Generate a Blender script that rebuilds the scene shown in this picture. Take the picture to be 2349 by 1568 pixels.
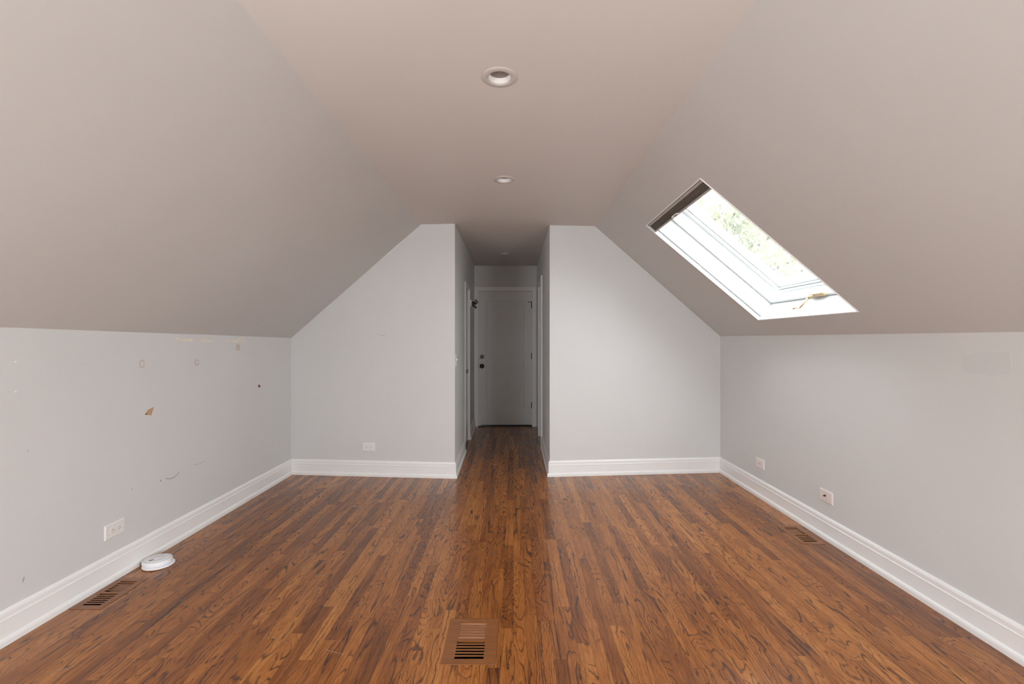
import bpy, bmesh, math, random
from mathutils import Vector, Matrix, noise

for o in list(bpy.data.objects): bpy.data.objects.remove(o)
SC = bpy.context.scene
COL = SC.collection
R = math.radians
random.seed(7)

# ------------------------------------------------------------------ camera
F, CX, CY, EYE = 1060.0, 1178.0, 781.0, 1.28      # focal length (px), vanishing point, eye height
cd = bpy.data.cameras.new('camera'); cam = bpy.data.objects.new('camera', cd); COL.objects.link(cam)
cam.location = (0, 0, EYE); cam.rotation_euler = (R(90), 0, 0)
cd.sensor_fit = 'HORIZONTAL'; cd.sensor_width = 36; cd.lens = 36*F/2349
cd.shift_x = -(CX-1174.5)/2349; cd.shift_y = (CY-784)/2349
cd.clip_start = .02; cd.clip_end = 200
SC.camera = cam

# ------------------------------------------------------------------ sky and added fill light
SKY = 8.0
w = bpy.data.worlds.new('overcast'); SC.world = w; w.use_nodes = True
wt = w.node_tree; bg = wt.nodes['Background']
tc = wt.nodes.new('ShaderNodeTexCoord'); sp = wt.nodes.new('ShaderNodeSeparateXYZ'); rp = wt.nodes.new('ShaderNodeValToRGB')
wt.links.new(tc.outputs['Generated'], sp.inputs[0]); 
mr = wt.nodes.new('ShaderNodeMapRange'); mr.inputs['From Min'].default_value = -1
wt.links.new(sp.outputs['Z'], mr.inputs['Value']); wt.links.new(mr.outputs[0], rp.inputs['Fac'])
e = rp.color_ramp.elements
e[0].position = .49; e[0].color = (.30, .29, .27, 1); e[1].position = .52; e[1].color = (.92, .95, 1, 1)
x_ = e.new(1.0); x_.color = (.95, .97, 1, 1)
wt.links.new(rp.outputs[0], bg.inputs['Color']); bg.inputs['Strength'].default_value = SKY

REAR = -1.45
KW = (-1.25, -.15, .42, 1.22)       # low windows made up for the fill light, in both knee walls behind the camera: y0 y1 z0 z1
def area_fill(name, loc, rot, sx, sy, watts, col=(.925, .97, 1)):
    l = bpy.data.lights.new(name, 'AREA'); l.shape = 'RECTANGLE'; l.size = sx; l.size_y = sy
    l.energy = watts; l.color = col
    o = bpy.data.objects.new(name, l); COL.objects.link(o); o.location = loc; o.rotation_euler = rot
    return o
for sx in (-1, 1):  # unseen fill lights added behind the camera to brighten the room
    area_fill('window_light', (-.05+sx*1.97, (KW[0]+KW[1])/2, (KW[2]+KW[3])/2), (R(90+4), 0, R(sx*(90-30))), KW[1]-KW[0], KW[3]-KW[2], 60)

SC.view_settings.view_transform = 'Standard'; SC.view_settings.look = 'None'
SC.view_settings.gamma = 1; SC.view_settings.use_curve_mapping = False
SC.view_settings.exposure = 0.37
SC.cycles.max_bounces = 14; SC.cycles.diffuse_bounces = 10; SC.cycles.glossy_bounces = 5
SC.cycles.transmission_bounces = 6; SC.cycles.use_denoising = True
SC.cycles.sample_clamp_indirect = 6
SC.cycles.caustics_reflective = False; SC.cycles.caustics_refractive = False

# ------------------------------------------------------------------ node helpers
class NT:
    def __init__(s, name):
        s.m = bpy.data.materials.new(name); s.m.use_nodes = True
        s.t = s.m.node_tree; s.b = s.t.nodes['Principled BSDF']
    def n(s, typ, **k):
        nd = s.t.nodes.new(typ)
        for a, v in k.items(): setattr(nd, a, v)
        return nd
    def put(s, sock, v):
        if isinstance(v, bpy.types.NodeSocket): s.t.links.new(v, sock)
        elif v is not None: sock.default_value = v
    def math(s, op, a, b=None, c=None, clamp=False):
        nd = s.n('ShaderNodeMath', operation=op, use_clamp=clamp)
        s.put(nd.inputs[0], a)
        if b is not None: s.put(nd.inputs[1], b)
        if c is not None: s.put(nd.inputs[2], c)
        return nd.outputs[0]
    def vec(s, x, y, z):
        nd = s.n('ShaderNodeCombineXYZ'); s.put(nd.inputs[0], x); s.put(nd.inputs[1], y); s.put(nd.inputs[2], z)
        return nd.outputs[0]
    def noise(s, v, scale, detail=2, rough=.5, dist=0):
        nd = s.n('ShaderNodeTexNoise'); s.put(nd.inputs['Vector'], v)
        nd.inputs['Scale'].default_value = scale; nd.inputs['Detail'].default_value = detail
        nd.inputs['Roughness'].default_value = rough; nd.inputs['Distortion'].default_value = dist
        return nd.outputs['Fac']
    def ramp(s, v, stops):
        nd = s.n('ShaderNodeValToRGB'); s.put(nd.inputs[0], v); el = nd.color_ramp.elements
        while len(el) < len(stops): el.new(.5)
        for q, (p, c) in zip(el, stops): q.position = p; q.color = (*c, 1) if len(c) == 3 else c
        return nd.outputs[0]
    def mix(s, f, a, b, mode='MIX'):
        nd = s.n('ShaderNodeMix', data_type='RGBA', blend_type=mode)
        s.put(nd.inputs['Factor'], f)
        for i, v in ((6, a), (7, b)):
            s.put(nd.inputs[i], (*v, 1) if isinstance(v, tuple) and len(v) == 3 else v)
        return nd.outputs[2]
    def coord(s):
        return s.n('ShaderNodeTexCoord').outputs['Object']
    def xyz(s, v):
        nd = s.n('ShaderNodeSeparateXYZ'); s.put(nd.inputs[0], v); return nd.outputs
    def bump(s, h, strength, dist):
        nd = s.n('ShaderNodeBump'); nd.inputs['Strength'].default_value = strength; nd.inputs['Distance'].default_value = dist
        s.put(nd.inputs['Height'], h); s.t.links.new(nd.outputs[0], s.b.inputs['Normal'])

def plain(name, col, rough=.5, metal=0, spec=.5, var=.03, vs=30):
    t = NT(name)
    nz = t.noise(t.coord(), vs, 3)
    c2 = tuple(min(1, c*(1+var)) for c in col); c1 = tuple(c*(1-var) for c in col)
    t.put(t.b.inputs['Base Color'], t.ramp(nz, [(.3, c1), (.7, c2)]))
    t.b.inputs['Roughness'].default_value = rough; t.b.inputs['Metallic'].default_value = metal
    t.b.inputs['Specular IOR Level'].default_value = spec
    return t.m

def paint(name, col, rough=.6, bump=.12, mott=.012):
    t = NT(name); co = t.coord()
    big = t.noise(co, 2.2, 3, .6)
    c1 = tuple(c*(1-mott) for c in col); c2 = tuple(c*(1+mott) for c in col)
    t.put(t.b.inputs['Base Color'], t.ramp(big, [(.3, c1), (.7, c2)]))
    t.b.inputs['Roughness'].default_value = rough; t.b.inputs['Specular IOR Level'].default_value = .35
    t.bump(t.noise(co, 180, 2, .6), bump, .0006)
    return t.m

def wood_floor():
    t = NT('oak_strip_floor'); co = t.coord(); X, Y, Z = t.xyz(co)
    PW = .054
    xr = t.math('DIVIDE', X, PW); row = t.math('FLOOR', xr); fx = t.math('FRACT', xr)
    wn = t.n('ShaderNodeTexWhiteNoise', noise_dimensions='1D'); t.put(wn.inputs['W'], row)
    r1 = wn.outputs['Value']
    ln = t.math('MULTIPLY_ADD', r1, .5, .75)
    yy = t.math('MULTIPLY_ADD', r1, 9.3, t.math('DIVIDE', Y, ln))
    cell = t.math('FLOOR', yy); fy = t.math('FRACT', yy)
    wn2 = t.n('ShaderNodeTexWhiteNoise', noise_dimensions='2D'); t.put(wn2.inputs['Vector'], t.vec(row, cell, 0))
    cr, cg, cb = t.n('ShaderNodeSeparateColor').outputs[:3]
    t.put(t.t.nodes[-1].inputs[0], wn2.outputs['Color'])
    idz = t.math('MULTIPLY', cb, 60)
    # warp
    wv = t.vec(t.math('MULTIPLY', X, 30), t.math('MULTIPLY', Y, 14), idz)
    warp = t.math('SUBTRACT', t.noise(wv, 1, 3, .6), .5)
    ysc = t.math('MULTIPLY_ADD', t.math('POWER', cg, 1.6), 4.2, .40)
    gx = t.math('MULTIPLY', X, 13); gx = t.math('MULTIPLY_ADD', warp, .30, gx)
    gy = t.math('MULTIPLY', Y, ysc)
    g = t.noise(t.vec(gx, gy, idz), 1, 1.2, .45)
    pore = t.noise(t.vec(t.math('MULTIPLY', X, 420), t.math('MULTIPLY', Y, 16), idz), 1, 2, .6)
    rings = t.math('MULTIPLY_ADD', g, 12, t.math('MULTIPLY', warp, .5))
    rings = t.math('MULTIPLY_ADD', pore, .30, rings)
    fr = t.math('FRACT', rings)
    wid = t.noise(t.vec(t.math('MULTIPLY', X, 35), t.math('MULTIPLY', Y, 7), idz), 1, 2)
    d = t.math('ABSOLUTE', t.math('SUBTRACT', fr, .5))
    th = t.math('MAXIMUM', t.math('MULTIPLY_ADD', wid, .46, -.105), .03)
    line = t.math('SUBTRACT', 1, t.math('DIVIDE', d, th), clamp=True)
    line = t.math('POWER', line, .7)
    streak = t.noise(t.vec(t.math('MULTIPLY', X, 60), t.math('MULTIPLY', Y, 2.2), idz), 1, 3, .6)
    cloud = t.noise(t.vec(t.math('MULTIPLY', X, 11), t.math('MULTIPLY', Y, 4), idz), 1, 2, .5)
    tone = t.math('ADD', t.math('MULTIPLY', t.math('POWER', cr, .8), .40), t.math('MULTIPLY', streak, .46))
    tone = t.math('ADD', tone, t.math('MULTIPLY', cloud, .36))
    base = t.ramp(tone, [(.24, FL[0]), (.48, FL[1]), (.72, FL[2]), (.98, FL[3])])
    base = t.mix(t.math('MULTIPLY', t.math('SUBTRACT', fr, .1, clamp=True), .38), base, FL[4], 'MULTIPLY')
    porem = t.math('MULTIPLY', t.math('SUBTRACT', .53, pore, clamp=True), 3.4, clamp=True)
    base = t.mix(porem, base, (.50, .40, .36), 'MULTIPLY')
    lm = t.noise(t.vec(t.math('MULTIPLY', X, 7), t.math('MULTIPLY', Y, 1.6), t.math('ADD', idz, 9)), 1, 1)
    lm = t.math('MULTIPLY', t.math('SUBTRACT', lm, .33, clamp=True), 4.5, clamp=True)
    line = t.math('MULTIPLY', line, t.math('MULTIPLY_ADD', lm, .55, .45))
    base = t.mix(t.math('MULTIPLY', line, .88), base, FL[5])
    ex = t.math('GREATER_THAN', t.math('ABSOLUTE', t.math('SUBTRACT', fx, .5)), .486)
    ey = t.math('GREATER_THAN', t.math('ABSOLUTE', t.math('SUBTRACT', fy, .5)), .4988)
    edge = t.math('MAXIMUM', ex, ey)
    base = t.mix(t.math('MULTIPLY', edge, .45), base, (.05, .02, .01))
    # small worn scuffs in the varnish
    sc = t.noise(t.vec(t.math('MULTIPLY', X, 26), t.math('MULTIPLY', Y, 60), 3.3), 1, 4, .75)
    scm = t.math('MULTIPLY', t.math('SUBTRACT', sc, .735, clamp=True), 6, clamp=True)
    base = t.mix(scm, base, (.55, .42, .34))
    t.put(t.b.inputs['Base Color'], base)
    rr = t.math('MULTIPLY_ADD', t.noise(co, 9, 3), .10, .18)
    t.put(t.b.inputs['Roughness'], t.math('MULTIPLY_ADD', scm, .3, rr))
    t.b.inputs['Specular IOR Level'].default_value = .5
    hh = t.math('MULTIPLY_ADD', edge, -1.0, t.math('MULTIPLY', line, -.25))
    hh = t.math('MULTIPLY_ADD', t.noise(co, 18, 2), .5, hh)
    t.bump(hh, .12, .001)
    return t.m
FL = [(.100, .036, .012), (.250, .083, .020), (.405, .150, .034), (.56, .235, .058), (.70, .62, .50), (.030, .014, .010)]

def vent_wood(name, a, b, sc=1.0):
    t = NT(name); co = t.coord(); X, Y, Z = t.xyz(co)
    g = t.noise(t.vec(t.math('MULTIPLY', X, 9*sc), t.math('MULTIPLY', Y, 160*sc), 0), 1, 3, .6)
    t.put(t.b.inputs['Base Color'], t.ramp(g, [(.3, a), (.7, b)]))
    t.b.inputs['Roughness'].default_value = .3
    return t.m

M = dict(
    wall=paint('grey_wall_paint', (.675, .687, .687)),
    slope=paint('sloped_ceiling_paint', (.560, .553, .540), .6, .2),
    ceil=paint('ceiling_paint', (.59, .555, .525), .65, .15),
    trim=paint('white_trim_paint', (.86, .87, .87), .32, .03),
    door=paint('white_door_paint', (.74, .76, .77), .38, .03),
    gloss=paint('skylight_white_lacquer', (.70, .73, .735), .35, .02),
    floor=wood_floor(),
    ventf=vent_wood('vent_frame_oak', (.17, .062, .020), (.30, .115, .034)),
    ventd=vent_wood('vent_damper_oak', (.34, .16, .09), (.62, .38, .25)),
    dark=plain('duct_black', (.008, .006, .005), .8),
    plastic=plain('white_plastic', (.82, .80, .78), .35, var=.01),
    pinkplastic=plain('ivory_plastic', (.80, .74, .71), .35, var=.01),
    detector=plain('detector_plastic', (.84, .85, .88), .4, var=.01),
    slot=plain('socket_slot', (.05, .045, .04), .6),
    steel=plain('brushed_steel', (.45, .44, .42), .3, 1),
    bronze=plain('dark_bronze', (.06, .05, .045), .35, 1),
    brass=plain('worn_brass', (.50, .38, .22), .5, .2),
    blind=plain('charcoal_blind_fabric', (.15, .13, .11), .9, var=.15, vs=120),
    rail=plain('grey_blind_rail', (.42, .39, .36), .5),
    track=plain('blue_grey_track', (.50, .55, .56), .5),
    ring=plain('lamp_trim_enamel', (.50, .46, .44), .45, var=.01),
    lens=plain('frosted_lamp_lens', (.19, .15, .125), .4),
    bark=plain('tree_bark', (.11, .08, .06), .9, var=.3, vs=6),
    lawn=plain('lawn', (.09, .13, .05), .9, var=.3, vs=2),
    patch_cream=plain('cream_filler', (.76, .72, .65), .8, var=.08, vs=60),
    patch_pink=plain('pinkish_filler', (.60, .51, .465), .8, var=.08, vs=60),
    patch_tan=plain('torn_board_paper', (.50, .33, .20), .9, var=.12, vs=80),
    patch_dark=plain('dark_chip', (.20, .07, .03), .9),
    scuff=plain('blue_grey_scuff', (.36, .39, .42), .8, var=.2, vs=90),
    scuff_l=plain('faint_scuff', (.50, .51, .52), .8, var=.1, vs=90),
    white_spot=plain('white_spackle', (.88, .88, .86), .8),
    scratch=plain('scratched_varnish', (.33, .17, .09), .5, var=.2, vs=200),
    caulk=plain('caulk_joint', (.60, .53, .47), .7),
)
def leaf_mat():
    t = NT('tree_leaves'); co = t.coord()
    t.put(t.b.inputs['Base Color'], t.ramp(t.noise(co, .9, 2), [(.3, (.26, .28, .18)), (.55, (.34, .35, .22)), (.75, (.42, .41, .28))]))
    t.b.inputs['Roughness'].default_value = .6
    tr = t.n('ShaderNodeBsdfTranslucent'); tr.inputs[0].default_value = (.36, .38, .24, 1)
    mx = t.n('ShaderNodeMixShader'); mx.inputs[0].default_value = .45
    out = t.t.nodes['Material Output']
    t.t.links.new(t.b.outputs[0], mx.inputs[1]); t.t.links.new(tr.outputs[0], mx.inputs[2]); t.t.links.new(mx.outputs[0], out.inputs[0])
    return t.m
M['leaf'] = leaf_mat()
def glass_mat():
    t = NT('window_glass'); nt = t.t
    tr = t.n('ShaderNodeBsdfTransparent'); tr.inputs[0].default_value = (.97, .99, .98, 1)
    gl = t.n('ShaderNodeBsdfGlossy'); gl.inputs['Roughness'].default_value = .02
    fn = t.n('ShaderNodeFresnel'); fn.inputs[0].default_value = 1.45
    mx = t.n('ShaderNodeMixShader')
    du = t.n('ShaderNodeBsdfTranslucent'); du.inputs[0].default_value = (.9, .92, .92, 1)      # added white veil, lays a pale haze over the view outside
    hz = t.n('ShaderNodeMixShader'); hz.inputs[0].default_value = .035
    nt.links.new(tr.outputs[0], hz.inputs[1]); nt.links.new(du.outputs[0], hz.inputs[2])
    nt.links.new(fn.outputs[0], mx.inputs[0]); nt.links.new(hz.outputs[0], mx.inputs[1]); nt.links.new(gl.outputs[0], mx.inputs[2])
    nt.links.new(mx.outputs[0], nt.nodes['Material Output'].inputs[0])
    return t.m
M['glass'] = glass_mat()

# ------------------------------------------------------------------ mesh helpers
def obj(name, bm, m, parent=None, smooth=False, kind=None, label=None):
    me = bpy.data.meshes.new(name); bm.normal_update(); bm.to_mesh(me); bm.free()
    me.materials.append(M[m] if isinstance(m, str) else m)
    if smooth:
        for p in me.polygons: p.use_smooth = True
    o = bpy.data.objects.new(name, me); COL.objects.link(o)
    if parent: o.parent = parent
    if kind: o['kind'] = kind
    if label: o['label'] = label
    return o
def bevel(o, w, seg=2):
    b = o.modifiers.new('bevel', 'BEVEL'); b.width = w; b.segments = seg; b.limit_method = 'ANGLE'; b.angle_limit = R(35)
    b.harden_normals = False
    return o
def thing(name, label, cat, loc=(0, 0, 0), rot=(0, 0, 0), group=None):
    o = bpy.data.objects.new(name, None); COL.objects.link(o); o.location = loc; o.rotation_euler = rot
    o.empty_display_size = .05
    o['label'] = label; o['category'] = cat
    if group: o['group'] = group
    return o
def dup(root, loc, rot, label):
    def cp(o, par):
        c = o.copy(); COL.objects.link(c); c.parent = par
        for ch in list(o.children): cp(ch, c)
        return c
    r = cp(root, None); r.location = loc; r.rotation_euler = rot; r['label'] = label
    return r
def box(bm, x0, x1, y0, y1, z0, z1, mat=None):
    v = [bm.verts.new(p) for p in ((x0,y0,z0),(x1,y0,z0),(x1,y1,z0),(x0,y1,z0),(x0,y0,z1),(x1,y0,z1),(x1,y1,z1),(x0,y1,z1))]
    if mat is not None:
        for q in v: q.co = mat @ q.co
    for f in ((0,3,2,1),(4,5,6,7),(0,1,5,4),(1,2,6,5),(2,3,7,6),(3,0,4,7)): bm.faces.new([v[i] for i in f])
    return v
def quad(bm, *pts): return bm.faces.new([bm.verts.new(p) for p in pts])
def lathe(bm, prof, n=40, mat=None, cap0=False, cap1=False):
    rings = []
    for r, z in prof:
        ring = []
        for k in range(n):
            a = 2*math.pi*k/n; p = Vector((r*math.cos(a), r*math.sin(a), z))
            ring.append(bm.verts.new(mat @ p if mat is not None else p))
        rings.append(ring)
    for a, b in zip(rings, rings[1:]):
        for k in range(n): bm.faces.new((a[k], a[(k+1) % n], b[(k+1) % n], b[k]))
    if cap0: bm.faces.new(list(reversed(rings[0])))
    if cap1: bm.faces.new(rings[-1])
def tube(bm, pts, rad, n=10):
    pts = [Vector(p) for p in pts]; rads = rad if isinstance(rad, (list, tuple)) else [rad]*len(pts)
    rings = []
    for i, p in enumerate(pts):
        d = (pts[min(i+1, len(pts)-1)] - pts[max(i-1, 0)]).normalized()
        u = d.cross(Vector((0, 0, 1)) if abs(d.z) < .9 else Vector((1, 0, 0))).normalized(); v = d.cross(u)
        rings.append([bm.verts.new(p + rads[i]*(u*math.cos(2*math.pi*k/n) + v*math.sin(2*math.pi*k/n))) for k in range(n)])
    for a, b in zip(rings, rings[1:]):
        for k in range(n): bm.faces.new((a[k], a[(k+1) % n], b[(k+1) % n], b[k]))
    bm.faces.new(list(reversed(rings[0]))); bm.faces.new(rings[-1])
def BM(): return bmesh.new()

# ------------------------------------------------------------------ the room's measures
ZC = 2.37                                   # flat ceiling
LK = [(REAR, 1.340), (1.9, 1.336), (3.0, 1.323), (4.60, 1.303)]       # left knee wall top (sags a little)
def XL(y): return -2.152 + (y-1.9)/(4.44-1.9)*.016
def XR(y): return 2.028 - (y-1.8)/(4.51-1.8)*.010
def XCL(y): return -.883 + (y-1.48)/(4.32-1.48)*.015
XCR = .774
SP0 = Vector((XCR, 0, ZC)); SV = Vector((2.010-XCR, 0, 1.33-ZC)).normalized()   # right slope: origin, down-slope
SN = Vector((-SV.z, 0, SV.x))                                                     # outward (up) normal
if SN.z < 0: SN = -SN
def S(u, v, t=0): return SP0 + Vector((0, u, 0)) + SV*v + SN*t
def ZR(x): return ZC + (x-XCR)*SV.z/SV.x
L0 = (-2.136, 4.44); HL = (-.547, 4.31); HR = (.342, 4.365); R0 = (2.018, 4.51)
HLe = (-.583, 6.89); HRe = (.348, 6.89)
HZ0, HZ1 = 2.37, 2.397                       # hall ceiling at its mouth / at its end
def hx(a, b, y): return a[0] + (b[0]-a[0])*(y-a[1])/(b[1]-a[1])

# ------------------------------------------------------------------ floor, with an opening under each vent
VENTS = [(-.180, 1.976, .118, .235), (-2.043, 2.347, .088, .225), (1.893, 3.053, .086, .222)]   # cx cy slot width, slot length
holes = [(cx-w/2-.004, cx+w/2+.004, cy-l/2-.004, cy+l/2+.004) for cx, cy, w, l in VENTS]
def grid_with_holes(bm, xs, ys, hs, z):
    xs = sorted(set(xs + [h[i] for h in hs for i in (0, 1)])); ys = sorted(set(ys + [h[i] for h in hs for i in (2, 3)]))
    vs = {(i, j): bm.verts.new((x, y, z)) for i, x in enumerate(xs) for j, y in enumerate(ys)}
    for i in range(len(xs)-1):
        for j in range(len(ys)-1):
            mx, my = (xs[i]+xs[i+1])/2, (ys[j]+ys[j+1])/2
            if any(h[0] < mx < h[1] and h[2] < my < h[3] for h in hs): continue
            bm.faces.new((vs[i, j], vs[i+1, j], vs[i+1, j+1], vs[i, j+1]))
bm = BM(); grid_with_holes(bm, [-2.3, 2.2], [REAR-.1, 7.2], holes, 0)
obj('floor', bm, 'floor', kind='structure')

# ------------------------------------------------------------------ knee walls
def knee(name, xs, tops):
    bm = BM(); lo = [bm.verts.new((xs(y), y, -.01)) for y, z in tops]; hi = [bm.verts.new((xs(y), y, z)) for y, z in tops]
    for i in range(1, len(tops)-1): bm.faces.new((lo[i], lo[i+1], hi[i+1], hi[i]))
    (ya, za), (yb, zb) = tops[0], tops[1]; zt_ = lambda y: za+(zb-za)*(y-ya)/(yb-ya)      # first bay holds an added low window
    q = lambda y0, y1, b0, b1, t0, t1: quad(bm, (xs(y0), y0, b0), (xs(y1), y1, b1), (xs(y1), y1, t1), (xs(y0), y0, t0))
    q(ya, KW[0], -.01, -.01, zt_(ya), zt_(KW[0])); q(KW[1], yb, -.01, -.01, zt_(KW[1]), zt_(yb))
    q(KW[0], KW[1], -.01, -.01, KW[2], KW[2]); q(KW[0], KW[1], KW[3], KW[3], zt_(KW[0]), zt_(KW[1]))
    bmesh.ops.remove_doubles(bm, verts=bm.verts, dist=.0004)
    return obj(name, bm, 'wall', kind='structure')
wall_left = knee('wall_left', XL, [(y, z+.004) for y, z in LK])
wall_right = knee('wall_right', XR, [(y, ZR(XR(y))+.004) for y in (REAR, 1.8, 4.60)])

# ------------------------------------------------------------------ sloped ceilings
bm = BM()
lo, hi = [], []
for y, z in LK:
    xl, xc = XL(y), XCL(y); ex = -.12; sl = (ZC-z)/(xc-xl)
    lo.append(bm.verts.new((xl+ex, y, z+ex*sl))); hi.append(bm.verts.new((xc+.0, y, ZC)))
for i in range(3): bm.faces.new((lo[i], lo[i+1], hi[i+1], hi[i]))
obj('ceiling_left', bm, 'slope', kind='structure')
U0, U1, V0, V1 = 2.525, 3.540, .325, 1.440      # skylight opening in the right slope
bm = BM(); us = [REAR, U0, U1, 4.60]; vs_ = [0, V0, V1, 1.76]
gv = {(i, j): bm.verts.new(S(u, v)) for i, u in enumerate(us) for j, v in enumerate(vs_)}
for i in range(3):
    for j in range(3):
        if (i, j) != (1, 1): bm.faces.new((gv[i, j], gv[i, j+1], gv[i+1, j+1], gv[i+1, j]))
obj('ceiling_right', bm, 'slope', kind='structure')

# ------------------------------------------------------------------ flat ceiling with round holes for the lamps
LAMPS = [(-.058, 1.913), (-.062, 3.131), (-.110, 5.860)]
HS = .11
def hall_z(y): return ZC if y < 4.33 else HZ0 + (HZ1-HZ0)*(y-4.33)/(6.89-4.33)
def ring_cell(bm, cx, cy, zf, r=.060, n=32):
    inn, out = [], []
    for k in range(n):
        a = 2*math.pi*(k+.5)/n; c, s_ = math.cos(a), math.sin(a); q = HS/max(abs(c), abs(s_))
        inn.append(bm.verts.new((cx+r*c, cy+r*s_, zf(cy+r*s_)))); out.append(bm.verts.new((cx+q*c, cy+q*s_, zf(cy+q*s_))))
    for k in range(n): bm.faces.new((inn[k], out[k], out[(k+1) % n], inn[(k+1) % n]))
    for sx, sy in ((1, 1), (-1, 1), (-1, -1), (1, -1)):      # the four corner slivers
        a0 = math.atan2(sy, sx); ks = sorted(range(n), key=lambda k: abs(math.atan2(math.sin(2*math.pi*(k+.5)/n-a0), math.cos(2*math.pi*(k+.5)/n-a0))))[:2]
        cv = bm.verts.new((cx+HS*sx, cy+HS*sy, zf(cy+HS*sy))); bm.faces.new((out[ks[0]], out[ks[1]], cv))
bm = BM()
ys = [REAR, LAMPS[0][1]-HS, LAMPS[0][1]+HS, LAMPS[1][1]-HS, LAMPS[1][1]+HS, 4.60]
for a, b, lamp in ((0, 1, None), (1, 2, 0), (2, 3, None), (3, 4, 1), (4, 5, None)):
    ya, yb = ys[a], ys[b]
    if lamp is None: quad(bm, (XCL(ya), ya, ZC), (XCL(yb), yb, ZC), (XCR, yb, ZC), (XCR, ya, ZC)) if b < 5 else quad(bm, (XCL(ya), ya, ZC), (XCL(4.45), 4.45, ZC), (XCR, 4.45, ZC), (XCR, ya, ZC)) if False else quad(bm, (XCL(ya), ya, ZC), (XCL(yb), yb, ZC) if b < 5 else (XCL(4.33), 4.33, ZC), (XCR, yb if b < 5 else 4.33, ZC), (XCR, ya, ZC))
    else:
        cx, cy = LAMPS[lamp]
        quad(bm, (XCL(ya), ya, ZC), (XCL(yb), yb, ZC), (cx-HS, yb, ZC), (cx-HS, ya, ZC))
        quad(bm, (cx+HS, ya, ZC), (cx+HS, yb, ZC), (XCR, yb, ZC), (XCR, ya, ZC)); ring_cell(bm, cx, cy, hall_z)
# the strips beside the hall mouth, and the hall's own ceiling
quad(bm, (XCL(4.33), 4.33, ZC), (XCL(4.55), 4.55, ZC), (-.547, 4.55, ZC), (-.547, 4.33, ZC))
quad(bm, (.342, 4.33, ZC), (.342, 4.55, ZC), (XCR, 4.55, ZC), (XCR, 4.33, ZC))
cx, cy = LAMPS[2]; xa, xb = -.60, .37
for ya, yb in ((4.33, cy-HS), (cy+HS, 6.95)):
    quad(bm, (xa, ya, hall_z(ya)), (xa, yb, hall_z(yb)), (xb, yb, hall_z(yb)), (xb, ya, hall_z(ya)))
ya, yb = cy-HS, cy+HS
quad(bm, (xa, ya, hall_z(ya)), (xa, yb, hall_z(yb)), (cx-HS, yb, hall_z(yb)), (cx-HS, ya, hall_z(ya)))
quad(bm, (cx+HS, ya, hall_z(ya)), (cx+HS, yb, hall_z(yb)), (xb, yb, hall_z(yb)), (xb, ya, hall_z(ya)))
ring_cell(bm, cx, cy, hall_z)
obj('ceiling', bm, 'ceil', kind='structure')

# ------------------------------------------------------------------ back wall (two panels beside the hall mouth)
def bw(x):
    a, b = (L0, HL) if x < 0 else (HR, R0)
    return a[1] + (b[1]-a[1])*(x-a[0])/(b[0]-a[0])
bm = BM()
kzl = 1.305
pts = [(-2.25, -.01), (HL[0], -.01), (HL[0], ZC+.002), (XCL(4.32), ZC+.002), (L0[0]-.1, kzl-.1*(ZC-kzl)/(XCL(4.4)-L0[0])+.004)]
bm.faces.new([bm.verts.new((x, bw(x), z)) for x, z in pts])
pts = [(HR[0], -.01), (2.12, -.01), (2.12, ZR(2.12)+.004), (XCR, ZC+.002), (HR[0], ZC+.002)]
bm.faces.new([bm.verts.new((x, bw(x), z)) for x, z in pts])
wall_back = obj('wall_back', bm, 'wall', kind='structure')

# ------------------------------------------------------------------ hall walls
DL = (5.34, 5.950, 1.93)        # left doorway y0 y1 top
DR = (5.575, 6.200, 2.00)       # right doorway
def hall_wall(name, a, b, D, z):
    bm = BM(); X = lambda y: hx(a, b, y)
    quad(bm, (X(a[1]), a[1], -.01), (X(D[0]), D[0], -.01), (X(D[0]), D[0], z), (X(a[1]), a[1], z))
    quad(bm, (X(D[0]), D[0], D[2]), (X(D[1]), D[1], D[2]), (X(D[1]), D[1], z), (X(D[0]), D[0], z))
    quad(bm, (X(D[1]), D[1], -.01), (X(6.95), 6.95, -.01), (X(6.95), 6.95, z), (X(D[1]), D[1], z))
    return obj(name, bm, 'wall', kind='structure')
hall_wall('wall_hall_left', HL, HLe, DL, 2.42)
hall_wall('wall_hall_right', HR, HRe, DR, 2.42)
EY = 6.89; EX0, EX1, EZ = -.526, .279, 2.021      # end door opening
bm = BM()
quad(bm, (-.70, EY, -.01), (EX0, EY, -.01), (EX0, EY, 2.42), (-.70, EY, 2.42))
quad(bm, (EX0, EY, EZ), (EX1, EY, EZ), (EX1, EY, 2.42), (EX0, EY, 2.42))
quad(bm, (EX1, EY, -.01), (.45, EY, -.01), (.45, EY, 2.42), (EX1, EY, 2.42))
obj('wall_hall_end', bm, 'wall', kind='structure')
# dim room past the right doorway
bm = BM()
quad(bm, (.352, 5.2, 0), (.352, DR[0]-.001, 0), (.352, DR[0]-.001, 2.42), (.352, 5.2, 2.42))
quad(bm, (.352, DR[1]+.001, 0), (.352, 7.0, 0), (.352, 7.0, 2.42), (.352, DR[1]+.001, 2.42))
quad(bm, (.352, 5.2, 0), (1.9, 5.2, 0), (1.9, 5.2, 2.42), (.352, 5.2, 2.42))
quad(bm, (1.9, 5.2, 0), (1.9, 7.0, 0), (1.9, 7.0, 2.42), (1.9, 5.2, 2.42))
quad(bm, (.352, 7.0, 0), (1.9, 7.0, 0), (1.9, 7.0, 2.42), (.352, 7.0, 2.42))
quad(bm, (.352, 5.2, 2.42), (1.9, 5.2, 2.42), (1.9, 7.0, 2.42), (.352, 7.0, 2.42))
obj('wall_side_room', bm, 'wall', kind='structure')

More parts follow.
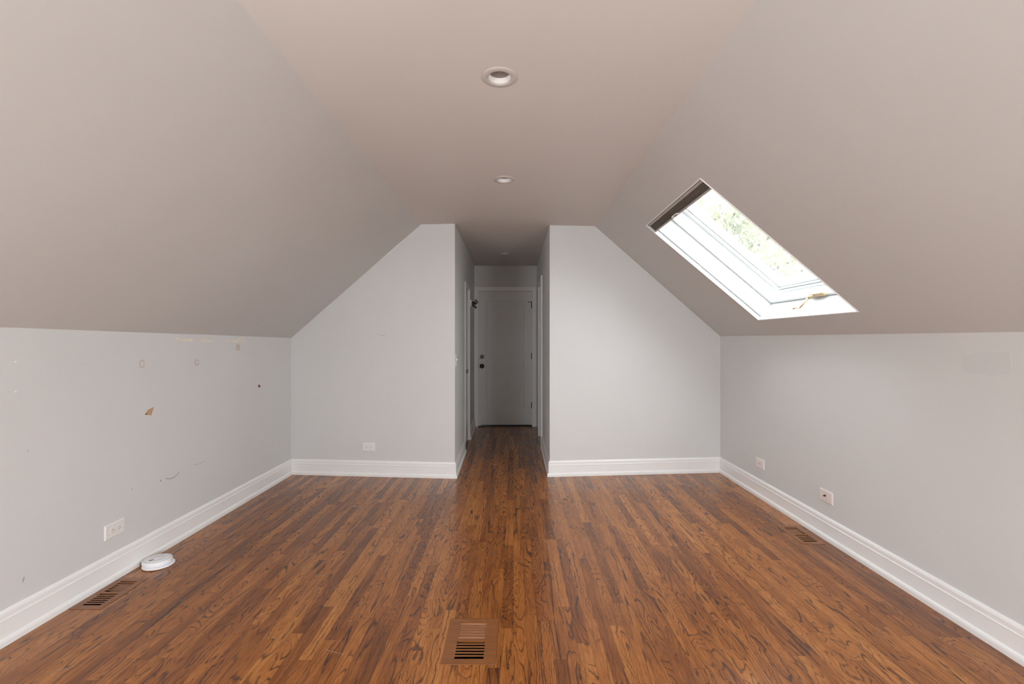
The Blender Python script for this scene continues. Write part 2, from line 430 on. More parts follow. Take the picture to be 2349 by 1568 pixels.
# ------------------------------------------------------------------ rear gable wall, and the unseen knee-wall windows added for the fill light
y = REAR
def zt(x): return min(ZC, 1.34+(x-XL(y))*(ZC-1.34)/(XCL(y)-XL(y)), ZR(x))
bm = BM()
xs = [XL(y)-.05, XCL(y), XCR, XR(y)+.05]
bm.faces.new([bm.verts.new(p) for p in [(xs[0], y, -.01), (xs[3], y, -.01)] + [(q, y, zt(q)+.01) for q in reversed(xs)]])
obj('wall_rear', bm, 'wall', kind='structure')
for i, (fx_, o_) in enumerate(((XL(-.7), -1), (XR(-.7), 1))):
    bm = BM(); y0, y1, z0, z1 = KW; xa, xb = sorted((fx_-o_*.012, fx_+o_*.08))
    for a, b, c, d in ((y0-.03, y1+.03, z0-.03, z0+.03), (y0-.03, y1+.03, z1-.03, z1+.03), (y0-.03, y0+.03, z0+.03, z1-.03), (y1-.03, y1+.03, z0+.03, z1-.03)):
        box(bm, xa, xb, a, b, c, d)
    w_ = obj('window_%d' % (i+2), bm, 'trim', kind='structure')  # unseen window, made up to go with the fill light
    bm = BM(); xg = fx_+o_*.05; quad(bm, (xg, y0, z0), (xg, y1, z0), (xg, y1, z1), (xg, y0, z1)); obj('glass', bm, 'glass', w_)

# ------------------------------------------------------------------ baseboards
PROF = [(0, .1455), (.0035, .1455), (.0095, .137), (.0115, .130), (.0115, .111), (.0150, .1065), (.0150, .104), (.0130, .102),
        (.0130, .0335), (.0155, .0325), (.0205, .028), (.0235, .020), (.0240, .010), (.0240, 0)]
def baseboards(names, path):
    P = [Vector(p) for p in path]; nor = []
    for a, b in zip(P, P[1:]):
        d = (b-a).normalized(); nor.append(Vector((d.y, -d.x)))
    off = []
    for i in range(len(P)):
        if i == 0: off.append(nor[0])
        elif i == len(P)-1: off.append(nor[-1])
        else:
            m = (nor[i-1]+nor[i]).normalized(); off.append(m / m.dot(nor[i]))
    for i, nm in enumerate(names):
        bm = BM(); R_ = []
        for j in (i, i+1):
            R_.append([bm.verts.new((P[j].x+off[j].x*t, P[j].y+off[j].y*t, z)) for t, z in PROF])
        for k in range(len(PROF)-1): bm.faces.new((R_[0][k], R_[0][k+1], R_[1][k+1], R_[1][k]))
        for q in R_:
            b_ = bm.verts.new((P[i if q is R_[0] else i+1].x, P[i if q is R_[0] else i+1].y, 0))
            bm.faces.new(q+[b_])
        bmesh.ops.recalc_face_normals(bm, faces=bm.faces)
        obj(nm, bm, 'trim', kind='structure')
baseboards(['baseboard_left', 'baseboard_back_left', 'baseboard_hall_left'], [(XL(REAR), REAR), L0, HL, (hx(HL, HLe, 5.308), 5.308)])
baseboards(['baseboard_hall_right', 'baseboard_back_right', 'baseboard_right'], [(hx(HR, HRe, 5.507), 5.507), HR, R0, (XR(REAR), REAR)])
baseboards(['baseboard_hall_corner'], [(hx(HL, HLe, 5.982), 5.982), (hx(HL, HLe, 6.885), 6.885)])

# ------------------------------------------------------------------ doors
def panel_slab(bm, w, h, t, stile, top, bot, dep=.010, mould=.014):
    """slab in local x 0..w, z 0..h, front at y=0 (facing -y), one recessed panel"""
    xs = [0, stile, stile+mould, w-stile-mould, w-stile, w]; zs = [0, bot, bot+mould, h-top-mould, h-top, h]
    def yy(i, j): return dep if 2 <= i <= 3 and 2 <= j <= 3 else 0
    v = {(i, j): bm.verts.new((xs[i], yy(i, j), zs[j])) for i in range(6) for j in range(6)}
    for i in range(5):
        for j in range(5): bm.faces.new((v[i, j], v[i+1, j], v[i+1, j+1], v[i, j+1]))
    b = [bm.verts.new(p) for p in ((0, t, 0), (w, t, 0), (w, t, h), (0, t, h))]
    bm.faces.new(list(reversed(b)))
    bm.faces.new([v[i, 0] for i in range(6)][::-1] + [b[0], b[1]])
    bm.faces.new([v[i, 5] for i in range(6)] + [b[2], b[3]])
    bm.faces.new([v[0, j] for j in range(6)] + [b[3], b[0]])
    bm.faces.new([v[5, j] for j in range(6)][::-1] + [b[1], b[2]])
# end door
bm = BM(); panel_slab(bm, EX1-EX0-.010, EZ-.030, .04, .112, .135, .235)
d1 = obj('door_1', bm, 'door', kind='structure'); d1.location = (EX0+.005, EY+.018, .024)
bm = BM(); W_, H__ = EX1-EX0-.010, EZ-.030  # strips coloured dark to give the shade in the door gap
for a, b, c, d in ((-.005, 0, 0, H__+.006), (W_, W_+.005, 0, H__+.006), (0, W_, H__, H__+.006)): box(bm, a, b, .006, .03, c, d)
obj('weatherstrip', bm, 'slot', d1, label='dark weatherstrip round the slab')
def knob_mat(x, z, y=0): return Matrix.Translation((x, y, z)) @ Matrix.Rotation(R(90), 4, 'X')
kx = -.4706-(EX0+.005)
bm = BM(); lathe(bm, [(.034, 0), (.034, .004), (.028, .009), (.013, .012), (.012, .030), (.020, .036), (.0275, .046), (.0285, .056), (.024, .066), (.012, .071), (.001, .072)], 28, knob_mat(kx, .90-.024), True, True)
obj('door_knob', bm, 'bronze', d1, True, label='dark round knob')
bm = BM(); lathe(bm, [(.031, 0), (.031, .006), (.025, .013), (.016, .015), (.015, .019), (.001, .020)], 28, knob_mat(kx, 1.04-.024), True, True)
obj('deadbolt', bm, 'steel', d1, True, label='steel deadbolt rosette')
for z in (1.806, 1.053, .313):
    bm = BM(); hxx = EX1-.0025-(EX0+.005); tube(bm, [(hxx, -.010, z-.024-.048), (hxx, -.010, z-.024+.048)], .0065, 10)
    box(bm, hxx-.013, hxx+.006, -.0025, .0, z-.024-.045, z-.024+.045)
    obj('hinge', bm, 'bronze', d1, label='dark hinge')
bm = BM(); tube(bm, [(hxx-.055, -.012, 1.83), (hxx-.02, -.016, 1.835), (hxx+.012, -.016, 1.835)], .004, 8)
box(bm, hxx-.02, hxx+.016, -.024, -.012, 1.826, 1.838)
obj('door_stop', bm, 'bronze', d1, label='hinge pin door stop')
bm = BM(); lathe(bm, [(.013, 0), (.012, .008), (.001, .010)], 20, knob_mat(hxx-.058, 1.831, 0), True, True); obj('rubber_bumper', bm, 'plastic', d1, True)
bm = BM(); box(bm, EX0, EX1, EY-.02, EY+.12, 0.0, .012); obj('trim_4', bm, 'bronze', kind='structure')
bm = BM(); box(bm, EX0-.1, EX1+.1, EY+.13, EY+.15, -.02, 2.3); obj('wall_stairwell', bm, 'wall', kind='structure')
def casing(name, P, D0, D1, top, w, t, z0=0, flip=1):
    """P(s, out) -> world xy for distance s along the wall and out of it"""
    bm = BM()
    def bar(s0, s1, za, zb, tt=t):
        pts = [P(s0, 0), P(s1, 0), P(s1, tt), P(s0, tt)]
        v = [bm.verts.new((p[0], p[1], z)) for z in (za, zb) for p in pts]
        for f in ((0,3,2,1),(4,5,6,7),(0,1,5,4),(1,2,6,5),(2,3,7,6),(3,0,4,7)): bm.faces.new([v[i] for i in f])
    bar(D0-w, D0, z0, top+w); bar(D1, D1+w, z0, top+w); bar(D0, D1, top, top+w*.98)
    # jamb lining
    def jb(s0, s1, za, zb):
        pts = [P(s0, -.11), P(s1, -.11), P(s1, t*.6), P(s0, t*.6)]
        v = [bm.verts.new((p[0], p[1], z)) for z in (za, zb) for p in pts]
        for f in ((0,3,2,1),(4,5,6,7),(0,1,5,4),(1,2,6,5),(2,3,7,6),(3,0,4,7)): bm.faces.new([v[i] for i in f])
    jb(D0-.002, D0+.004, z0, top); jb(D1-.004, D1+.002, z0, top); jb(D0+.004, D1-.004, top-.004, top)
    bmesh.ops.recalc_face_normals(bm, faces=bm.faces)
    return bevel(obj(name, bm, 'trim', kind='structure'), .003)
casing('trim_1', lambda s, o: (s, EY-o), EX0, EX1, EZ, .060, .018)
XHL = lambda y: hx(HL, HLe, y); XHR = lambda y: hx(HR, HRe, y)
casing('trim_2', lambda s, o: (XHL(s)+o, s), DL[0], DL[1], DL[2], .030, .010)
casing('trim_3', lambda s, o: (XHR(s)-o, s), DR[0], DR[1], DR[2], .062, .018)
# closet door in the hall's left wall
bm = BM(); panel_slab(bm, DL[1]-DL[0]-.014, DL[2]-.030, .035, .09, .11, .19, .010, .012)
d2 = obj('door_2', bm, 'door', kind='structure'); d2.location = (XHL(5.66)-.012, DL[0]+.007, .022); d2.rotation_euler = (0, 0, R(90.7))
bm = BM(); lathe(bm, [(.028, 0), (.028, .004), (.011, .008), (.010, .022), (.021, .030), (.024, .040), (.018, .048), (.001, .050)], 24, knob_mat(.075, .90), True, True)
obj('door_knob', bm, 'steel', d2, True, label='small steel knob')
bm = BM(); box(bm, XHL(5.6)-.16, XHL(5.6)-.14, DL[0]-.1, DL[1]+.1, -.02, 2.1); obj('wall_closet', bm, 'wall', kind='structure')

# ------------------------------------------------------------------ skylight: shaft, frame, sash, glass, crank
TD = .205                                        # depth of the lined shaft
def Sbox(bm, u0, u1, v0, v1, t0, t1):
    v = [bm.verts.new(S(u, v_, t)) for t in (t0, t1) for u, v_ in ((u0, v0), (u1, v0), (u1, v1), (u0, v1))]
    for f in ((0,3,2,1),(4,5,6,7),(0,1,5,4),(1,2,6,5),(2,3,7,6),(3,0,4,7)): bm.faces.new([v[i] for i in f])
def frame_ring(bm, u0, u1, v0, v1, wd, t0, t1):
    Sbox(bm, u0, u1, v0, v0+wd, t0, t1); Sbox(bm, u0, u1, v1-wd, v1, t0, t1)
    Sbox(bm, u0, u0+wd, v0+wd, v1-wd, t0, t1); Sbox(bm, u1-wd, u1, v0+wd, v1-wd, t0, t1)
bm = BM(); g = .0
for (a, b) in (((U0, V0), (U0, V1)), ((U0, V1), (U1, V1)), ((U1, V1), (U1, V0)), ((U1, V0), (U0, V0))):
    quad(bm, S(*a, 0), S(*b, 0), S(*b, TD+.1), S(*a, TD+.1))
win = obj('window_1', bm, 'gloss', kind='structure')
bm = BM(); frame_ring(bm, U0-.01, U1+.01, V0-.01, V1+.01, .026, TD-.004, TD+.06); frame_ring(bm, U0+.005, U1-.005, V0+.005, V1-.005, .018, TD-.05, TD-.004)
bmesh.ops.recalc_face_normals(bm, faces=bm.faces)
bevel(obj('window_frame', bm, 'gloss', win), .003)
bm = BM(); a = .030; frame_ring(bm, U0+a, U1-a, V0+a, V1-a, .034, TD+.062, TD+.125); frame_ring(bm, U0+a+.012, U1-a-.012, V0+a+.012, V1-a-.012, .012, TD+.048, TD+.062)
bmesh.ops.recalc_face_normals(bm, faces=bm.faces)
bevel(obj('sash', bm, 'gloss', win), .004)
bm = BM(); quad(bm, S(U0+.055, V0+.055, TD+.112), S(U1-.055, V0+.055, TD+.112), S(U1-.055, V1-.055, TD+.112), S(U0+.055, V1-.055, TD+.112)); obj('glass', bm, 'glass', win)
bm = BM(); frame_ring(bm, U0+.03, U1-.03, V0+.03, V1-.03, .006, TD+.058, TD+.0615); obj('gasket', bm, 'slot', win, label='dark rubber gasket')
# worn bead round the mouth of the opening
bm = BM(); frame_ring(bm, U0-.009, U1+.009, V0-.009, V1+.009, .008, -.004, .006)
bmesh.ops.recalc_face_normals(bm, faces=bm.faces)
bevel(obj('corner_bead', bm, 'trim', win), .002)

def ray_uv(px, py, t):
    d = Vector(((px-CX)/F, 1, -(py-CY)/F)); s = (SP0+SN*t-Vector((0, 0, EYE))).dot(SN)/d.dot(SN); p = Vector((0, 0, EYE))+d*s
    return p.y, (p-SP0).dot(SV)
bm = BM(); uc = ray_uv(1862, 660, TD-.03)[0]; vc = V1-.025
Sbox(bm, uc-.10, uc+.035, vc-.018, vc+.012, TD-.062, TD-.045)
h_ = obj('crank_handle', bm, 'brass', win, label='worn brass crank'); bevel(h_, .003)
bm = BM(); p0 = S(uc, vc-.005, TD-.055); p1 = S(uc+.02, vc-.012, TD-.085); p2 = S(uc+.052, vc+.002, TD-.155); p3 = S(uc+.06, vc-.004, TD-.163)
tube(bm, [p0, p1], .009, 10); tube(bm, [p1, p2], [.007, .005], 10); tube(bm, [p2, p3, S(uc+.083, vc-.01, TD-.158)], .0035, 8)
tube(bm, [S(uc+.080, vc-.01, TD-.158), S(uc+.094, vc-.012, TD-.170)], .0065, 10)
obj('arm', bm, 'brass', h_, True)

# blind drawn up to the head of the skylight
bl = thing('skylight_blind', 'charcoal pleated blind drawn up at the top of the skylight', 'blind', S(U0, V0, .02))
def bobj(name, bm, m, par=bl, **k):
    bmesh.ops.recalc_face_normals(bm, faces=bm.faces)
    for v in bm.verts: v.co -= bl.location
    return obj(name, bm, m, par, **k)
bm = BM(); Sbox(bm, U0+.004, U1-.004, V0+.003, V0+.020, .002, .045); bevel(bobj('head_rail', bm, 'rail', label='pale grey head rail'), .002)
bm = BM()
n = 5; vv = [V0+.020+(.050)*k/n for k in range(n+1)]
for k in range(n):
    a, b = vv[k], vv[k+1]; m_ = (a+b)/2
    for q0, q1, t0, t1 in ((a, m_, .012, .007), (m_, b, .007, .012)):
        quad(bm, S(U0+.006, q0, t0), S(U1-.006, q0, t0), S(U1-.006, q1, t1), S(U0+.006, q1, t1))
    quad(bm, S(U0+.006, a, .012), S(U1-.006, a, .012), S(U1-.006, a, .040), S(U0+.006, a, .040))
quad(bm, S(U0+.006, vv[0], .040), S(U1-.006, vv[0], .040), S(U1-.006, vv[-1], .040), S(U0+.006, vv[-1], .040))
bobj('pleated_fabric', bm, 'blind')
bm = BM(); Sbox(bm, U0+.004, U1-.004, vv[-1], vv[-1]+.013, .000, .042); br = bevel(bobj('bottom_rail', bm, 'rail'), .002)
bm = BM(); hu = ray_uv(1553, 494, 0)[0]; b0 = vv[-1]+.002
tube(bm, [S(hu-.045, b0+.004, -.001), S(hu-.045, b0-.008, -.012), S(hu-.02, b0-.010, -.014), S(hu+.03, b0-.010, -.014), S(hu+.045, b0-.008, -.012), S(hu+.045, b0+.004, -.001)], .0038, 8)
ph = bobj('pull_handle', bm, 'plastic', label='white plastic pull handle', smooth=True)
for ue in (U0+.0035, U1-.0135):
    bm = BM(); Sbox(bm, ue, ue+.010, vv[-1]+.014, V1-.006, .028, .042); bobj('side_track', bm, 'track', label='blue grey guide track')

# ------------------------------------------------------------------ recessed lamps
lp = thing('recessed_light', 'round recessed ceiling light nearest the viewer, above the middle of the floor', 'ceiling light', (LAMPS[0][0], LAMPS[0][1], ZC), group='recessed lights along the ceiling')
bm = BM(); lathe(bm, [(.0735, 0), (.0735, -.0015), (.070, -.004), (.055, -.006), (.0475, -.004), (.0465, .0)], 48); obj('trim_ring', bm, 'ring', lp, True, label='painted trim ring')
bm = BM(); lathe(bm, [(.0465, .0), (.0460, .003), (.0440, .016), (.0435, .022)], 48); obj('baffle', bm, 'plastic', lp, True, label='glossy white inner baffle')
bm = BM(); lathe(bm, [(.0436, .021), (.030, .0195), (.012, .019), (.0005, .019)], 48); obj('lens', bm, 'lens', lp, True)
dup(lp, (LAMPS[1][0], LAMPS[1][1], ZC), (0, 0, R(20)), 'round recessed light in the middle of the flat ceiling before the hallway')
dup(lp, (LAMPS[2][0], LAMPS[2][1], hall_z(LAMPS[2][1])), (-math.atan((HZ1-HZ0)/2.56)*-1, 0, 0), 'round recessed light on the dark hallway ceiling')

# ------------------------------------------------------------------ outlets and plates
def plate_mesh(w=.124, h=.079, t=.0065):
    bm = BM(); a = .005
    lo = [bm.verts.new(p) for p in ((-w/2, 0, -h/2), (w/2, 0, -h/2), (w/2, 0, h/2), (-w/2, 0, h/2))]
    md = [bm.verts.new((x*1, -t*.45, z)) for x, z in ((-w/2, -h/2), (w/2, -h/2), (w/2, h/2), (-w/2, h/2))]
    hi = [bm.verts.new((x, -t, z)) for x, z in ((-w/2+a, -h/2+a), (w/2-a, -h/2+a), (w/2-a, h/2-a), (-w/2+a, h/2-a))]
    for A, B in ((lo, md), (md, hi)):
        for k in range(4): bm.faces.new((A[k], A[(k+1) % 4], B[(k+1) % 4], B[k]))
    bm.faces.new(hi); return bm
def screw(par, x, z, y=-.0066):
    bm = BM(); lathe(bm, [(.0032, 0), (.0028, .0012), (.0003, .0015)], 14, knob_mat(x, z, y), False, True); return obj('screw', bm, 'plastic', par)
def duplex(label, loc, rz, mat='plastic'):
    t = thing('wall_outlet', label, 'outlet', loc, (0, 0, rz), 'duplex outlets')
    bevel(obj('cover_plate', plate_mesh(), mat, t), .001)
    for sx in (-1, 1):
        bm = BM(); n = 28; cx = sx*.0195
        fr = [];
        for k in range(n):
            a = 2*math.pi*k/n; x = .0165*math.cos(a); z = .0165*math.sin(a); x = max(-.0142, min(.0142, x)); fr.append((cx+x, z))
        A = [bm.verts.new((x, -.006, z)) for x, z in fr]; B = [bm.verts.new((x, -.0085, z)) for x, z in fr]
        for k in range(n): bm.faces.new((A[k], A[(k+1) % n], B[(k+1) % n], B[k]))
        bm.faces.new(B); rc = obj('receptacle', bm, mat, t)
        bm = BM()
        for zz, hh in ((.0058, .0040), (-.0058, .0034)): box(bm, cx-.0005-hh, cx-.0005+hh, -.0089, -.0083, zz-.0010, zz+.0010)
        lathe(bm, [(.0023, 0), (.0023, .0006)], 12, knob_mat(cx+.0105, 0, -.0083), False, True)
        obj('slot', bm, 'slot', rc, label='dark socket slots')
    screw(t, 0, 0); return t
duplex('white duplex outlet sideways on the left knee wall above the vent', (XL(2.486), 2.486, .267), R(90))
zb = bw(-1.374); duplex('small white duplex outlet on the back wall left of the hallway', (-1.374, zb, .273), math.atan2(HL[1]-L0[1], HL[0]-L0[0]))
t = thing('wall_outlet', 'white decorator outlet on the right knee wall near the back corner', 'outlet', (XR(3.78), 3.78, .276), (0, 0, R(-90)))
bevel(obj('cover_plate', plate_mesh(.122, .079), 'plastic', t), .001)
bm = BM(); box(bm, -.0335, .0335, -.0085, -.005, -.0170, .0170); rc = bevel(obj('receptacle', bm, 'pinkplastic', t), .001)
bm = BM()
for cx in (-.021, .021):
    for zz in (.0058, -.0058): box(bm, cx-.0038, cx+.0038, -.0089, -.0083, zz-.001, zz+.001)
box(bm, -.0008, .0008, -.0095, -.0083, -.006, .006); obj('slot', bm, 'slot', rc)
screw(t, -.048, 0); screw(t, .048, 0)
t = thing('cable_plate', 'white wall plate with a dark coax connector on the right knee wall', 'wall plate', (XR(2.986), 2.986, .274), (0, 0, R(-90)))
bevel(obj('cover_plate', plate_mesh(.122, .079), 'pinkplastic', t), .001)
bm = BM(); lathe(bm, [(.0062, 0), (.0062, .003), (.0045, .0032), (.0045, .012), (.0030, .0122), (.0030, .004)], 18, knob_mat(-.004, .004, -.0062)); obj('coax_connector', bm, 'bronze', t, label='dark metal threaded connector')
bm = BM(); box(bm, .0052, .0062, -.0070, -.0060, -.030, .034); obj('seam', bm, 'rail', t)
screw(t, -.042, .004); screw(t, .042, .004)
t = thing('light_switch', 'white light switch plate just inside the hallway on its left wall', 'light switch', (XHL(4.395), 4.395, 1.097), (0, 0, R(90.8)))
bevel(obj('cover_plate', plate_mesh(.072, .116), 'plastic', t), .001)
bm = BM(); v = box(bm, -.005, .005, -.016, -.005, -.006, .012); bevel(obj('toggle', bm, 'plastic', t), .001)
screw(t, 0, .030); screw(t, 0, -.030)

# ------------------------------------------------------------------ floor vents
def vent(label, cx, cy, w, l, mx, my, dz=.014):
    t = thing('floor_vent', label, 'floor vent', (cx, cy, 0), group='wooden floor vents')
    H_ = .0022; bm = BM()
    for a, b, c, d in ((-w/2-mx, -w/2, -l/2-my, l/2+my), (w/2, w/2+mx, -l/2-my, l/2+my)): box(bm, a, b, c, d, .0, H_)
    fr = obj('frame', bm, M['ventf'], t); bevel(fr, .0008)
    bm = BM(); bar = l*.075; n = 6; half = (l-bar)/2; pitch = half/(n-.0)
    sl = pitch*.52
    box(bm, -w/2, w/2, -l/2-my, -l/2, -.006, H_-.0004); box(bm, -w/2, w/2, l/2, l/2+my, -.006, H_-.0004); box(bm, -w/2, w/2, -bar/2, bar/2, -.007, H_-.0004)
    for s0 in (-l/2, bar/2):
        for k in range(n+1):
            yc = s0+k*pitch
            if k in (0, n): continue
            box(bm, -w/2, w/2, yc-sl/2, yc+sl/2, .0004, H_-.0004)
    bevel(obj('grille', bm, M['ventf'], t), .0007, 1)
    bm = BM(); box(bm, -w/2-.002, w/2+.002, bar/2, l/2+.003, -dz-.008, -dz); obj('damper', bm, M['ventd'], t, label='pale oak damper board behind the far slots')
    bm = BM(); e_ = .003; box(bm, -w/2-e_, w/2+e_, -l/2-e_, l/2+e_, -.14, -.001)
    bm.faces.ensure_lookup_table(); bm.faces.remove(bm.faces[1]); obj('duct', bm, 'dark', t)
    return t
vent('wooden floor vent in the middle of the floor at the front', *VENTS[0], .050, .034, .001)
vent('wooden floor vent against the left baseboard behind the loose smoke detector', *VENTS[1], .034, .034)
vent('wooden floor vent beside the right baseboard below the skylight', *VENTS[2], .034, .034)

# ------------------------------------------------------------------ smoke detector lying on the floor
sd = thing('smoke_detector', 'round white smoke detector lying loose on the floor by the left baseboard', 'smoke detector', (-2.030, 2.640, 0), (R(-1.5), R(1), R(35)))
bm = BM(); lathe(bm, [(.060, .0), (.075, .001), (.0775, .005), (.0765, .010), (.072, .012), (.060, .0125)], 48, Matrix.Translation((.002, -.006, 0)), True, True); obj('mounting_base', bm, 'detector', sd, True)
T_ = Matrix.Translation((-.004, .004, 0))
bm = BM(); lathe(bm, [(.066, .012), (.069, .014), (.0715, .018), (.0715, .030), (.069, .035), (.063, .038), (.0625, .0368), (.061, .0368), (.060, .0388), (.035, .0405), (.034, .0395), (.032, .0408), (.0005, .0412)], 48, T_, True, False)
body = obj('body', bm, 'detector', sd, True)
bm = BM(); Q = Matrix.Translation((-.030, -.018, .0400)) @ Matrix.Rotation(R(-50), 4, 'Z'); box(bm, -.0028, .0028, -.013, .013, 0, .0014, Q)
box(bm, -.007, .001, .008, .011, 0, .0008, Q); obj('sensor_slot', bm, 'slot', body, label='small dark slot')
bm = BM(); box(bm, -.006, .006, -.002, .002, .0412, .0422, Matrix.Translation((.018, .030, -.0008))); obj('test_button', bm, 'rail', body)
bm = BM(); Q = Matrix.Rotation(R(150), 4, 'Z'); box(bm, .066, .086, -.016, .012, .018, .028, Q); bevel(obj('latch_tab', bm, 'detector', sd), .003)

# ------------------------------------------------------------------ coat rack in the hallway
cr = thing('coat_rack', 'short white coat rack with dark hooks on the hallway wall beside the far door', 'coat rack', (XHL(6.35), 6.35, 1.775), (0, 0, R(90.8)))
bm = BM(); box(bm, -.26, .24, -.018, 0, -.045, .045); bevel(obj('board', bm, 'trim', cr), .004)
for x in (-.19, -.06, .07, .19):
    bm = BM(); box(bm, x-.010, x+.010, -.022, -.018, -.030, .030)
    tube(bm, [(x, -.02, .018), (x, -.048, .022), (x, -.068, .040), (x, -.074, .060)], [.006, .0055, .005, .006], 8)
    tube(bm, [(x, -.02, -.012), (x, -.034, -.034), (x, -.050, -.036), (x, -.058, -.020)], [.005, .005, .0045, .0055], 8)
    obj('hook', bm, 'bronze', cr, True, label='dark bronze coat hook')

# ------------------------------------------------------------------ marks on the walls (parts of the wall)
def on_left(px, py):
    d = F*2.14/(CX-px)
    for _ in range(4): d = F*(-XL(d))/(CX-px)
    return Vector((XL(d), d, EYE-(py-CY)/F*d))
def on_right(px, py):
    d = F*2.02/(px-CX)
    for _ in range(4): d = F*XR(d)/(px-CX)
    return Vector((XR(d), d, EYE-(py-CY)/F*d))
def on_back(px, py):
    d = 4.4
    for _ in range(6): d = bw((px-CX)/F*d)
    return Vector(((px-CX)/F*d, d, EYE-(py-CY)/F*d))
def mark(name, pts, where, mat, par, out, jag=0.0, sub=4, label=None):
    """outline given round a closed loop; the mark is a thin skin of paint on the wall"""
    P = []
    for (ax, ay), (bx, by) in zip(pts, pts[1:]+pts[:1]):
        for k in range(sub):
            q = k/sub; P.append((ax+(bx-ax)*q+random.uniform(-jag, jag), ay+(by-ay)*q+random.uniform(-jag, jag)))
    bm = BM(); W = [where(*p) for p in P]; o_ = Vector(out)
    A = [bm.verts.new(p+o_*.0006) for p in W]; B = [bm.verts.new(p+o_*.00005) for p in W]
    try: bm.faces.new(A)
    except Exception: pass
    for k in range(len(A)): bm.faces.new((A[k], B[k], B[(k+1) % len(A)], A[(k+1) % len(A)]))
    bmesh.ops.recalc_face_normals(bm, faces=bm.faces)
    return obj(name, bm, mat, par, label=label)
LN, RN, BN = (1, 0, 0), (-1, 0, 0), (0, -1, 0)
def el(cx, cy, rx, ry, n=10, rot=0): return [(cx+rx*math.cos(2*math.pi*k/n), cy+ry*math.sin(2*math.pi*k/n)) for k in range(n)]
def stroke(p, w):
    a = [(x, y-w/2) for x, y in p]; b = [(x, y+w/2) for x, y in reversed(p)]; return a+b
mk = lambda *a, **k: mark(*a, **k)
mk('filler_patch', [(401, 774), (408, 773), (414, 777), (428, 776), (443, 775), (443, 784), (425, 783), (412, 781), (402, 779)], on_left, 'patch_cream', wall_left, LN, .8, label='cream filler patch')
mk('filler_patch', [(453, 782), (462, 779), (474, 776), (478, 779), (492, 780), (493, 785), (470, 785), (454, 784)], on_left, 'patch_cream', wall_left, LN, .8)
mk('filler_patch', [(515, 780), (535, 780), (545, 777), (553, 774), (558, 772), (561, 780), (559, 792), (553, 785), (540, 785), (517, 783)], on_left, 'patch_cream', wall_left, LN, .8)
def ringmark(cx, cy, rx, ry, w):
    o1, i1 = el(cx, cy, rx, ry, 20), el(cx, cy, rx-w, ry-w, 20); bm = BM(); o_ = Vector(LN)*.0005
    A = [bm.verts.new(on_left(x+random.uniform(-.6, .6), y+random.uniform(-.6, .6))+o_) for x, y in o1]; B = [bm.verts.new(on_left(x, y)+o_) for x, y in i1]
    for k in range(19): bm.faces.new((A[k], A[k+1], B[k+1], B[k]))
    obj('filler_ring', bm, 'patch_pink', wall_left, label='faded pink ring mark')
ringmark(325.5, 834, 6.5, 10, 2.6)
ringmark(451, 831, 6.0, 7.5, 3.2)
mk('filler_patch', el(546, 796, 4.5, 8.5), on_left, 'patch_pink', wall_left, LN, .7, label='pinkish filler patch')
mk('torn_patch', [(332, 950), (340, 939), (346, 936), (353, 933), (350, 943), (347, 952), (338, 951)], on_left, 'patch_tan', wall_left, LN, .4, label='tan patch of torn board paper')
mk('dark_chip', el(335.5, 949.5, 2.4, 1.6, 7), on_left, 'patch_dark', wall_left, LN, .2)
mk('dark_chip', [(593, 881), (597, 884), (597, 887), (594, 889), (592, 885)], on_left, 'patch_dark', wall_left, LN, .2, label='small brown chip')
mk('wall_scuff', stroke([(380, 1097), (388, 1098), (398, 1095), (406, 1088), (412, 1081)], 2.2), on_left, 'scuff', wall_left, LN, .4)
mk('wall_scuff', stroke([(445, 1066), (455, 1064), (468, 1058)], 1.4), on_left, 'scuff_l', wall_left, LN, .3)
mk('wall_scuff', el(368.5, 1102, 1.8, 2.4, 7), on_left, 'scuff', wall_left, LN, .3)
mk('wall_scuff', el(303, 1122, 1.6, 2.2, 7), on_left, 'scuff_l', wall_left, LN, .3)
mk('wall_scuff', [(51, 1336), (52, 1328), (55, 1322), (57, 1323), (54, 1331), (52, 1337)], on_left, 'scuff', wall_left, LN, .3)
mk('wall_scuff', el(65, 1033, 1.6, 3.0, 7), on_left, 'scuff_l', wall_left, LN, .3)
mk('filler_patch', el(35, 829, 3.2, 1.8, 8), on_left, 'white_spot', wall_left, LN, .5)
mk('filler_patch', el(35, 898, 3.0, 1.6, 8), on_left, 'white_spot', wall_left, LN, .5)
mk('filler_patch', el(398, 1021, 6, 7, 9), on_left, 'scuff_l', wall_left, LN, 1.0) if False else None
mk('wall_scuff', stroke([(870, 768.5), (877, 769.5), (883, 769)], 1.6), on_back, 'patch_pink', wall_back, BN, .3)
mk('touch_up_patch', [(2206, 818), (2250, 806), (2318, 808), (2322, 858), (2270, 862), (2210, 850)], on_right, paint('touch_up_grey', (.650, .660, .660), .75, .1), wall_right, RN, 2.0, label='faint darker touch-up patch')

def on_floor(px, py):
    d = F*EYE/(py-CY); return Vector(((px-CX)/F*d, d, 0))
FN = (0, 0, 1); floor_ = bpy.data.objects['floor']
for P_, w_ in (([(757, 1335), (772, 1353), (792, 1380), (797, 1392)], 1.3), ([(622, 1460), (640, 1466), (664, 1476)], 1.5), ([(722, 1322), (738, 1319), (760, 1310)], .9),
               ([(800, 1435), (808, 1420)], .9), ([(110, 1545), (140, 1536), (170, 1527)], 1.2), ([(168, 1398), (178, 1394), (188, 1396)], 2.2), ([(790, 1500), (770, 1496), (745, 1488)], .9)):
    mark('scratch', stroke(P_, w_), on_floor, 'scratch', floor_, FN, .35, label='pale scratch in the varnish')

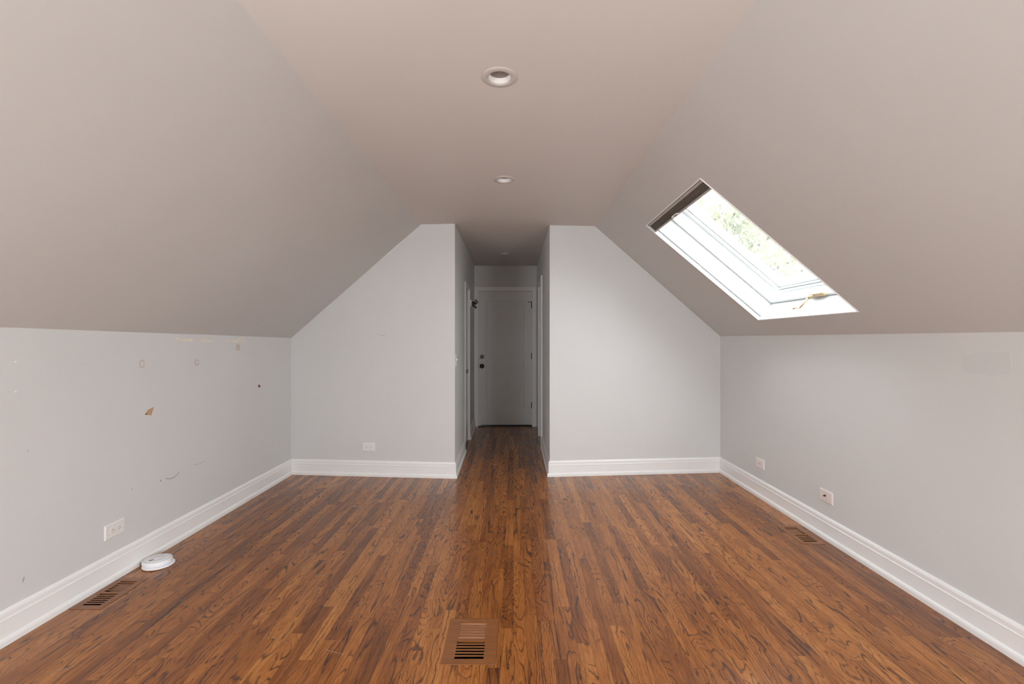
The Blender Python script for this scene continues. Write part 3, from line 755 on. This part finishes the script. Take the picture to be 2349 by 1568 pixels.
# ------------------------------------------------------------------ outside: lawn and the trees seen through the skylight
bm = BM(); quad(bm, (-40, -40, -4.2), (60, -40, -4.2), (60, 60, -4.2), (-40, 60, -4.2)); obj('ground', bm, 'lawn', kind='structure')
def tree(label, base, height, rad, nleaf, seed):
    rnd = random.Random(seed); t = thing('leafy_tree', label, 'tree', base, group='trees outside the skylight')
    top = Vector((0, 0, height)); bm = BM()
    tube(bm, [(0, 0, 0), (.1, 0, height*.35), (-.05, .1, height*.65), (0, 0, height*.92)], [.28, .22, .14, .05], 10)
    tips = []
    for k in range(26):
        a = rnd.uniform(0, 6.28); z0 = height*rnd.uniform(.35, .85); L_ = rad*rnd.uniform(.5, 1.0)
        p1 = Vector((math.cos(a)*L_*.5, math.sin(a)*L_*.5, z0+L_*.30)); p2 = Vector((math.cos(a+.2)*L_, math.sin(a+.2)*L_, z0+L_*.5+rnd.uniform(-.3, .5)))
        tube(bm, [(0, 0, z0), p1, p2], [.07, .04, .012], 6); tips += [p1, p2, (p1+p2)/2]
        for _ in range(3):
            q = p1.lerp(p2, rnd.random()); q2 = q+Vector((rnd.uniform(-1, 1), rnd.uniform(-1, 1), rnd.uniform(-.3, .8)))*.7
            tube(bm, [q, q2], [.018, .006], 5); tips.append(q2)
    obj('trunk', bm, 'bark', t)
    bm = BM()
    for k in range(nleaf):
        c = tips[rnd.randrange(len(tips))]; p = c+Vector((rnd.gauss(0, 1), rnd.gauss(0, 1), rnd.gauss(0, .8)))*.38
        s = rnd.uniform(.05, .11); n1 = Vector((rnd.gauss(0, 1), rnd.gauss(0, 1), rnd.gauss(0, 1))).normalized(); n2 = n1.orthogonal().normalized(); n3 = n1.cross(n2)
        quad(bm, p-n2*s, p+n3*s*.5, p+n2*s, p-n3*s*.5)
    obj('foliage', bm, 'leaf', t, kind='stuff')
tree('leafy tree seen through the middle of the skylight glass', (5.3, 11.6, -4.2), 8.8, 2.5, 15000, 3)
tree('leafy tree behind, seen at the right of the skylight glass', (10.9, 16.0, -4.2), 8.6, 2.7, 14000, 8)
